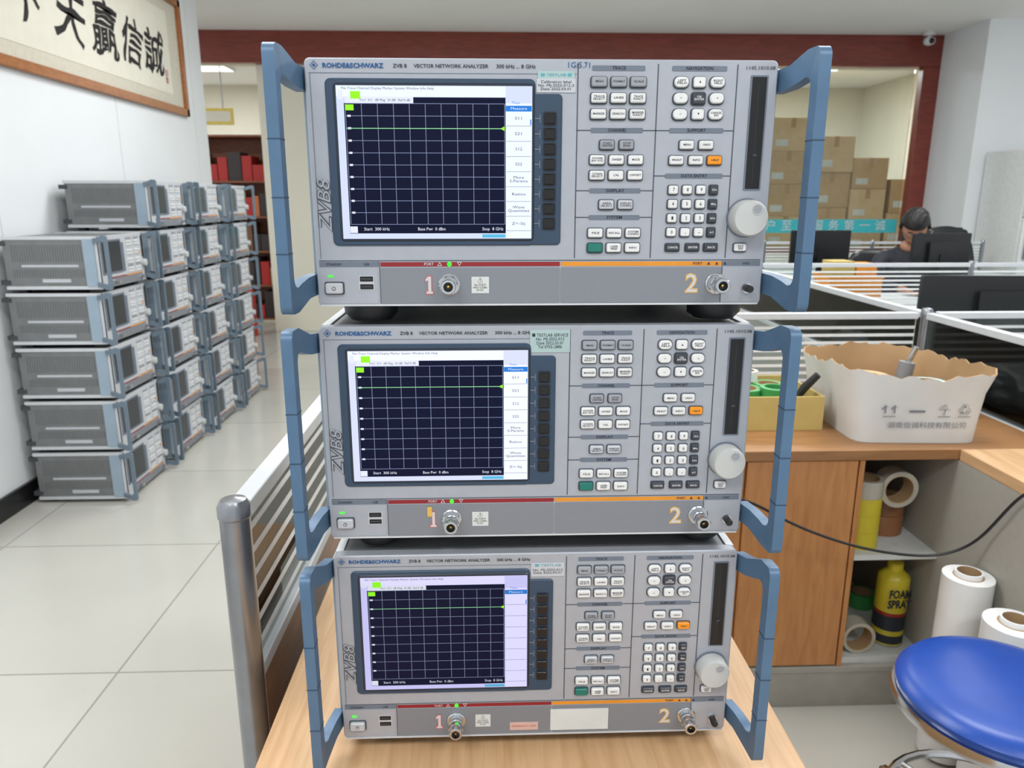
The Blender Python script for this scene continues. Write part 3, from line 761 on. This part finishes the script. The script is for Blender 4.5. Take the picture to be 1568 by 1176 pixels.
# cable
pts=[(0.30,1.16,0.90),(0.45,1.45,0.76),(0.616,1.65,0.682),(0.718,1.655,0.608),(0.886,1.66,0.540),(1.00,1.665,0.513),(1.088,1.66,0.505),(1.155,1.645,0.523),(1.185,1.61,0.575),(1.188,1.565,0.649),(1.190,1.51,0.735),(1.20,1.47,0.762),(1.26,1.42,0.762),(1.36,1.36,0.757)]
cu=bpy.data.curves.new('power_cable','CURVE'); cu.dimensions='3D'; cu.bevel_depth=0.0035; cu.bevel_resolution=3; cu.resolution_u=8
sp=cu.splines.new('NURBS'); sp.points.add(len(pts)-1); sp.order_u=4; sp.use_endpoint_u=True
for p,q in zip(sp.points,pts): p.co=(q[0],q[1],q[2],1)
cu.materials.append(M['black']); o=bpy.data.objects.new('power_cable',cu); COL.objects.link(o)

# =============================================================== BLUE STOOL
M['blue']=mat('blue_vinyl',rgb(14,66,156),0.34,0,0.05,30,0.1)
e=empty('swivel_stool',(0.960,1.175,0))
b=MB()
b.lathe([(0.01,0.494),(0.10,0.495),(0.150,0.493),(0.172,0.487),(0.183,0.474),(0.182,0.462),(0.178,0.456)],(0,0,0),'z','blue',56); b.build('seat_cushion',e)
b=MB(); b.lathe([(0.178,0.436),(0.188,0.438),(0.190,0.450),(0.187,0.459),(0.178,0.460)],(0,0,0),'z','chrome',56); b.lathe([(0.05,0.428),(0.17,0.430),(0.178,0.436)],(0,0,0),'z','black',40)
b.lathe([(0.05,0.40),(0.05,0.43)],(0,0,0),'z','black',24); b.build('seat_ring',e)
b=MB(); b.lathe([(0.014,0.25),(0.014,0.41)],(0,0,0),'z','chrome',18); b.lathe([(0.026,0.09),(0.026,0.27),(0.02,0.275)],(0,0,0),'z','chrome',24)
ptsr=[(0.17*cos(2*pi*i/32),0.17*sin(2*pi*i/32),0.20) for i in range(32)]; b.tube(ptsr,0.009,'chrome',8,True)
for k in range(3): a=2*pi*k/3; b.tube([(0.02*cos(a),0.02*sin(a),0.20),(0.17*cos(a),0.17*sin(a),0.20)],0.007,'chrome')
b.build('column_and_footring',e)
b=MB()
for k in range(5):
    a=2*pi*k/5+radians(98)
    ca,sa=cos(a),sin(a)
    b.tube([(0.02*ca,0.02*sa,0.10),(0.15*ca,0.15*sa,0.095),(0.27*ca,0.27*sa,0.075)],[0.018,0.016,0.012],'chrome',10)
    cx,cy=0.275*ca,0.275*sa
    b.tube([(cx-0.010*sa,cy+0.010*ca,0.026),(cx-0.022*sa,cy+0.022*ca,0.026)],0.026,'black',18); b.tube([(cx+0.010*sa,cy-0.010*ca,0.026),(cx+0.022*sa,cy-0.022*ca,0.026)],0.026,'black',18)
    b.lathe([(0.008,0.03),(0.008,0.075)],(cx,cy,0),'z','black',10); b.tube([(cx-0.02*sa,cy+0.02*ca,0.03),(cx+0.02*sa,cy-0.02*ca,0.03)],0.008,'black',8)
b.build('star_base',e)

# =============================================================== OFFICE BACKGROUND
M['desk']=mat('white_desk',rgb(212,214,216),0.45); M['mon']=mat('monitor_black',rgb(24,25,28),0.35)
def desk(x0,y0,x1,y1,z=0.75):
    e=empty('office_desk'); b=MB(); b.box(x0,y0,z-0.03,x1,y1,z,'desk'); b.build('top',e,bevel=0.002)
    b=MB(); b.box(x0+0.02,y0+0.03,0,x0+0.04,y1-0.03,z-0.03,'desk'); b.box(x1-0.04,y0+0.03,0,x1-0.02,y1-0.03,z-0.03,'desk'); b.build('legs',e)
desk(1.53,2.48,3.38,3.05); desk(1.53,3.75,4.2,4.37); desk(1.53,4.43,4.2,5.0); desk(1.53,6.05,4.4,6.67)
def monitor(x,y,w,h,zb,rz=0,zd=0.75):
    e=empty('computer_monitor',(x,y,zd),(0,0,rz)); b=MB()
    b.rp(0,zb-zd+h/2,w,h,0.008,-0.014,0.012,'mon',0.003); b.rp(0,zb-zd+h/2,w*0.5,h*0.6,0.01,-0.001,0.035,'mon',0.003)
    b.quad(-w/2+0.01,zb-zd+0.012,w/2-0.01,zb-zd+h-0.01,-0.0145,'lcdoff'); b.build('display',e)
    b=MB(); b.box(-0.03,0.03,0.008,0.03,0.042,zb-zd+h*0.5,'mon'); b.lathe([(0.11,0),(0.11,0.006),(0.06,0.012)],(0,0.03,0),'z','mon',28); b.build('stand',e)
monitor(2.14,2.85,0.86,0.29,0.79,radians(-4)+pi)
monitor(2.78,6.2,0.50,0.28,0.84,pi); monitor(2.90,4.72,0.42,0.26,0.90,pi+radians(10)); monitor(3.75,6.25,0.5,0.3,0.84,pi)
M['binor']=mat('orange_bin_plastic',rgb(226,140,44),0.45)
e=empty('storage_bin',(2.32,4.72,0.751)); b=MB()
w,d,h,t=0.34,0.22,0.15,0.006
b.box(-w/2,-d/2,0,w/2,d/2,t,'binor'); b.box(-w/2,-d/2,t,w/2,-d/2+t,h,'binor'); b.box(-w/2,d/2-t,t,w/2,d/2,h,'binor'); b.box(-w/2,-d/2+t,t,-w/2+t,d/2-t,h,'binor'); b.box(w/2-t,-d/2+t,t,w/2,d/2-t,h,'binor')
b.box(-w/2-0.008,-d/2-0.008,h-0.012,w/2+0.008,-d/2,h,'binor'); b.box(-w/2-0.008,d/2,h-0.012,w/2+0.008,d/2+0.008,h,'binor')
b.build('bin',e); b=MB()
b.box(-0.14,-0.08,0.006,0.0,0.08,0.24,M['tray']); b.box(0.01,-0.08,0.006,0.14,0.08,0.225,M['orange']); b.build('contents',e)
def chair(x,y,rz,zt=1.15):
    e=empty('office_chair',(x,y,0),(0,0,rz)); b=MB()
    b.rp(0,0,0.48,0.46,0.08,-0.03,0.03,'mon',0.012)
    b.v=[(p[0],p[2],0.42-p[1]) for p in b.v]; b.build('seat',e)
    b=MB(); n=8; 
    vs=[];fs=[]
    for j in range(9):
        z=0.58+(zt-0.58)*j/8; wd=0.22+0.03*sin(pi*j/8)-(0.06*(j/8)**4)
        for i in range(n+1):
            u=-1+2*i/n; vs.append((wd*u,0.23+0.05*(j/8)-0.05*u*u,z-0.03*u*u*(j/8)))
    for j in range(8):
        for i in range(n): a=j*(n+1)+i; fs.append((a,a+1,a+n+2,a+n+1))
    b.add(vs,fs,'mon'); o=b.build('backrest',e); s=o.modifiers.new('s','SOLIDIFY'); s.thickness=0.035; s.offset=0
    b=MB(); b.tube([(0,0.15,0.40),(0,0.29,0.45),(0,0.31,0.70)],0.02,'mon'); b.lathe([(0.03,0.08),(0.03,0.40)],(0,0,0),'z','mon',14)
    for sx in (-1,1): b.tube([(sx*0.24,0.10,0.42),(sx*0.29,0.10,0.60),(sx*0.29,0.08,0.64),(sx*0.29,-0.14,0.64)],0.016,'mon')
    for k in range(5):
        a=2*pi*k/5; b.tube([(0,0,0.09),(0.28*cos(a),0.28*sin(a),0.07)],[0.025,0.015],'mon'); b.tube([(0.28*cos(a)-0.02*sin(a),0.28*sin(a)+0.02*cos(a),0.028),(0.28*cos(a)+0.02*sin(a),0.28*sin(a)-0.02*cos(a),0.028)],0.028,'mon',12)
    b.build('base_and_arms',e)
chair(3.58,5.45,0.2,1.17); chair(2.96,5.40,0,1.00); chair(2.45,3.4,0.3,1.0)

e=empty('refrigerator',(5.05,6.86,0)); M['fr']=mat('fridge_enamel',rgb(224,226,226),0.3)
b=MB(); b.box(-0.32,-0.28,0.04,0.32,0.32,1.80,'fr'); b.build('cabinet',e,bevel=0.008)
b=MB(); b.box(-0.32,-0.33,1.22,0.32,-0.285,1.80,'fr'); b.box(-0.32,-0.33,0.05,0.32,-0.285,1.205,'fr'); b.build('doors',e,bevel=0.008)
b=MB(); b.box(-0.29,-0.36,1.3,-0.27,-0.33,1.55,'alu'); b.box(-0.29,-0.36,0.85,-0.27,-0.33,1.15,'alu'); b.box(-0.3,-0.2,0,0.3,0.3,0.04,'mon'); b.build('handles',e)
e=empty('dome_security_camera',(4.36,7.75,CZ)); b=MB()
b.lathe([(0.055,0),(0.06,-0.02),(0.05,-0.035)],(0,0,0),'z','white',24); b.tube([(0,0,-0.03),(0,-0.01,-0.06)],0.02,'white'); b.build('mount',e)
b=MB(); b.lathe([(0.012,-0.05),(0.045,-0.06),(0.055,-0.085),(0.045,-0.115),(0.012,-0.128)],(0,-0.01,0),'z','white',24); b.lathe([(0.028,0.045),(0.02,0.058),(0.004,0.062)],(0,-0.01,-0.09),'-y','slot',18); b.build('ball',e)

e=empty('stack_of_cardboard_boxes')
M['cb2']=mat('cardboard_b',rgb(206,178,140),0.8,0,0.06,10); M['cb3']=mat('cardboard_c',rgb(190,158,118),0.8,0,0.06,10); M['ptape']=mat('packing_tape',rgb(176,142,100),0.3)
def cbox(x,y,z,w,d,h,m):
    b=MB(); b.box(-w/2,-d/2,0,w/2,d/2,h,m); b.box(-0.03,-d/2-0.002,h*0.7,0.03,-d/2,h,'ptape'); b.box(-0.03,-d/2,h,0.03,d/2,h+0.002,'ptape')
    b.box(-w/2+0.05,-d/2-0.001,h*0.15,-w/2+0.2,-d/2,h*0.35,'sticker'); b.build('cardboard_box',e,(x,y,z),bevel=0.004)
for ci,(x,w,n,h) in enumerate(((2.6,0.42,5,0.40),(3.15,0.5,6,0.38),(3.72,0.50,6,0.385),(4.27,0.46,5,0.42),(4.75,0.44,5,0.37),(5.22,0.4,4,0.40))):
    for k in range(n): cbox(x+random.uniform(-.02,.02),9.6+random.uniform(-.03,.03),k*(h+0.003),w,0.45,h,('cardb','cb2','cb3')[(ci+k)%3])

e=empty('storage_shelf',(-2.72,8.55,0)); M['shw']=wood('shelf_brown',rgb(122,70,44),rgb(148,88,56),(2,2,10))
b=MB()
for x in (-0.55,0.55): b.box(x-0.015,-0.2,0,x+0.015,0.2,2.05,'shw')
for z in (0.08,0.45,0.82,1.19,1.56,2.03): b.box(-0.535,-0.2,z-0.02,0.535,0.2,z,'shw')
b.box(-0.535,0.185,0.08,0.535,0.199,2.01,'shw')
b.build('shelf_frame',e)
b=MB(); cols=[mat('item_red',rgb(176,40,34)),mat('item_orange',rgb(196,110,60)),mat('item_dark',rgb(54,46,46)),M['cb3'],mat('item_brown',rgb(120,80,56)),mat('item_blue',rgb(40,80,170))]
for z in (0.08,0.45,0.82,1.19,1.56):
    x=-0.5
    while x<0.4:
        w=random.uniform(0.05,0.16); h=random.uniform(0.14,0.30); b.box(x,-0.17,z+0.001,x+w,0.12,z+h,cols[random.choice((0,0,1,2,2,3,4))]); x+=w+0.01
b.build('shelf_goods',e)
b=MB(); b.box(-3.30,8.22,2.12,-2.6,8.26,2.28,mat('yellow_sign_face',rgb(220,196,90))); b.box(-3.28,8.218,2.15,-2.62,8.22,2.25,'paper')
b.box(-3.2,8.23,2.28,-3.19,8.24,CZ,'alu'); b.box(-2.7,8.23,2.28,-2.69,8.24,CZ,'alu'); b.build('hanging_sign')
e=empty('fire_extinguisher',(-2.45,7.7,0)); b=MB()
b.lathe([(0.08,0),(0.085,0.02),(0.085,0.42),(0.06,0.50),(0.025,0.53)],(0,0,0),'z',cols[0],24); b.lathe([(0.02,0.53),(0.02,0.58)],(0,0,0),'z','black',14)
b.tube([(0,0,0.57),(0.07,-0.02,0.60)],0.008,'black'); b.tube([(0.02,0,0.55),(0.12,0,0.5),(0.11,0,0.2)],0.010,'black'); b.build('cylinder',e)
e=empty('waste_bin',(-2.72,7.55,0)); b=MB(); b.lathe([(0.10,0),(0.13,0.32),(0.135,0.325),(0.125,0.325),(0.098,0.01)],(0,0,0),'z',cols[5],24); b.build('bucket',e)

# =============================================================== PERSON
def person():
    e=empty('seated_man',(2.96,5.28,-0.015)); skin=mat('skin',rgb(168,122,98),0.6); cloth=mat('dark_shirt',rgb(38,40,48),0.8); tr=mat('dark_trousers',rgb(34,36,44),0.8); hair=mat('black_hair',rgb(18,16,16),0.5,0,0.2,80)
    def skinned(name,verts,edges,radii,m,root=0):
        me=bpy.data.meshes.new(name); me.from_pydata(verts,edges,[]); me.materials.append(m)
        o=bpy.data.objects.new(name,me); COL.objects.link(o); o.parent=e
        sk=o.modifiers.new('skin','SKIN'); sk.use_smooth_shade=True
        for i,r in enumerate(radii):
            d=me.skin_vertices[0].data[i]; d.radius=(r,r) if not isinstance(r,tuple) else r; d.use_root=(i==root)
        sb=o.modifiers.new('sub','SUBSURF'); sb.levels=2; sb.render_levels=2
        return o
    v=[(0,0,.54),(0,.01,.68),(0,-.01,.84),(0,-.04,.97),(0,-.07,1.05),
       (-.17,-.04,.98),(-.25,-.14,.80),(-.18,-.36,.80),
       (.17,-.04,.98),(.25,-.14,.80),(.18,-.36,.80)]
    skinned('shirt',v,[(0,1),(1,2),(2,3),(3,4),(3,5),(5,6),(6,7),(3,8),(8,9),(9,10)],[(.15,.12),(.14,.11),(.16,.11),(.12,.09),.055,.065,.05,.035,.065,.05,.035],cloth)
    v=[(0,0,.55),(-.10,-.02,.545),(-.12,-.42,.53),(-.12,-.43,.12),(.10,-.02,.545),(.12,-.42,.53),(.12,-.43,.12)]
    skinned('trousers',v,[(0,1),(1,2),(2,3),(0,4),(4,5),(5,6)],[.10,.09,.07,.05,.09,.07,.05],tr)
    for sx in (-.12,.12): skinned('shoe',[(sx,-.41,.06),(sx,-.50,.055),(sx,-.62,.05)],[(0,1),(1,2)],[.045,.045,.035],M['black'])
    for s in (-1,1):
        skinned('forearm_and_palm',[(s*.18,-.34,.80),(s*.165,-.41,.795),(s*.155,-.46,.785)],[(0,1),(1,2)],[.028,.024,(.036,.016)],skin)
        for k,L in enumerate((.060,.070,.066,.052)):
            x=s*(.155)+(-.028+.019*k); skinned('finger',[(x,-.475,.785),(x,-.475-L*.5,.785),(x,-.475-L*.85,.776)],[(0,1),(1,2)],[.009,.008,.007],skin)
        skinned('thumb',[(s*.13,-.45,.785),(s*.105,-.475,.782),(s*.10,-.50,.780)],[(0,1),(1,2)],[.010,.009,.008],skin)
    skinned('neck',[(0,-.06,1.02),(0,-.09,1.11)],[(0,1)],[.058,.056],skin)
    he=empty('head',(0,-.135,1.195),(radians(38),0,radians(-24)),e)
    bm=bmesh.new(); bmesh.ops.create_uvsphere(bm,u_segments=32,v_segments=24,radius=1)
    for q in bm.verts:
        x,y,z=q.co; w=.078*(1-.22*max(0,-z)); 
        q.co=(x*w,y*.098*(1-.12*max(0,-z))-(0.012 if z<-0.3 and y<0 else 0),z*.118)
        if y<0:
            d=math.exp(-((x/.16)**2+((z+.12)/.22)**2)); q.co.y-=.020*d
            for sx in (-1,1):
                d=math.exp(-(((x-sx*.38)/.16)**2+((z-.08)/.10)**2)); q.co.y+=.008*d
            d=math.exp(-((x/.3)**2+((z+.55)/.07)**2)); q.co.y-=.004*d
    me=bpy.data.meshes.new('face'); bm.to_mesh(me); bm.free(); me.materials.append(skin); me.polygons.foreach_set('use_smooth',[True]*len(me.polygons)); place(me,'face',he)
    b=MB()
    for sx in (-1,1):
        b.lathe([(.004,-.003),(.013,-.001),(.016,.006),(.010,.010)],(sx*.080,.005,-.005),'x',skin,12)
        b.lathe([(.009,0),(.006,.003),(.002,.004)],(sx*.030,-.083,.006),'-y','sticker',12); b.lathe([(.005,.003),(.002,.005)],(sx*.030,-.083,.006),'-y','black',10)
        b.box(sx*.03-.015,-.094,.026,sx*.03+.015,-.088,.030,hair)
        pr=[(sx*.032+.021*cos(2*pi*i/20),-.104,.006+.016*sin(2*pi*i/20)) for i in range(20)]; b.tube(pr,.0009,'black',6,True)
        b.tube([(sx*.053,-.104,.008),(sx*.082,-.05,.008),(sx*.086,.005,.006)],.0009,'black',6)
    b.tube([(-.011,-.106,.008),(.011,-.106,.008)],.0009,'black',6)
    b.box(-.018,-.096,-.066,.018,-.090,-.062,mat('lips',rgb(134,80,70))); b.build('features',he)
    bm=bmesh.new(); bmesh.ops.create_uvsphere(bm,u_segments=32,v_segments=24,radius=1)
    dl=[q for q in bm.verts if q.co.z<(0.30 if q.co.y<-0.2 else (-0.05 if q.co.y<0.25 else -0.45))]
    bmesh.ops.delete(bm,geom=dl,context='VERTS')
    for q in bm.verts:
        n=1+0.06*sin(q.co.x*17+q.co.z*9)*sin(q.co.y*13+1); q.co=(q.co.x*.096*n,q.co.y*.116*n+.004,q.co.z*.144*n+.002)
    me=bpy.data.meshes.new('hair'); bm.to_mesh(me); bm.free(); me.materials.append(hair); me.polygons.foreach_set('use_smooth',[True]*len(me.polygons))
    o=place(me,'hair',he); s=o.modifiers.new('s','SOLIDIFY'); s.thickness=.014
person()

# =============================================================== WORLD / CAMERA
w=bpy.data.worlds.new('world'); SC.world=w; w.use_nodes=True
bg=w.node_tree.nodes['Background']; bg.inputs[0].default_value=(0.93,0.97,1.0,1); bg.inputs[1].default_value=0.88
cam=bpy.data.cameras.new('camera'); cam.sensor_width=36; cam.lens=1140/1568*36; cam.clip_start=0.02
cam.dof.use_dof=True; cam.dof.focus_distance=0.74; cam.dof.aperture_fstop=12
co=bpy.data.objects.new('camera',cam); COL.objects.link(co)
co.location=(0,0,1.37); co.rotation_euler=(radians(90-13.94),0,radians(-2.0)); SC.camera=co
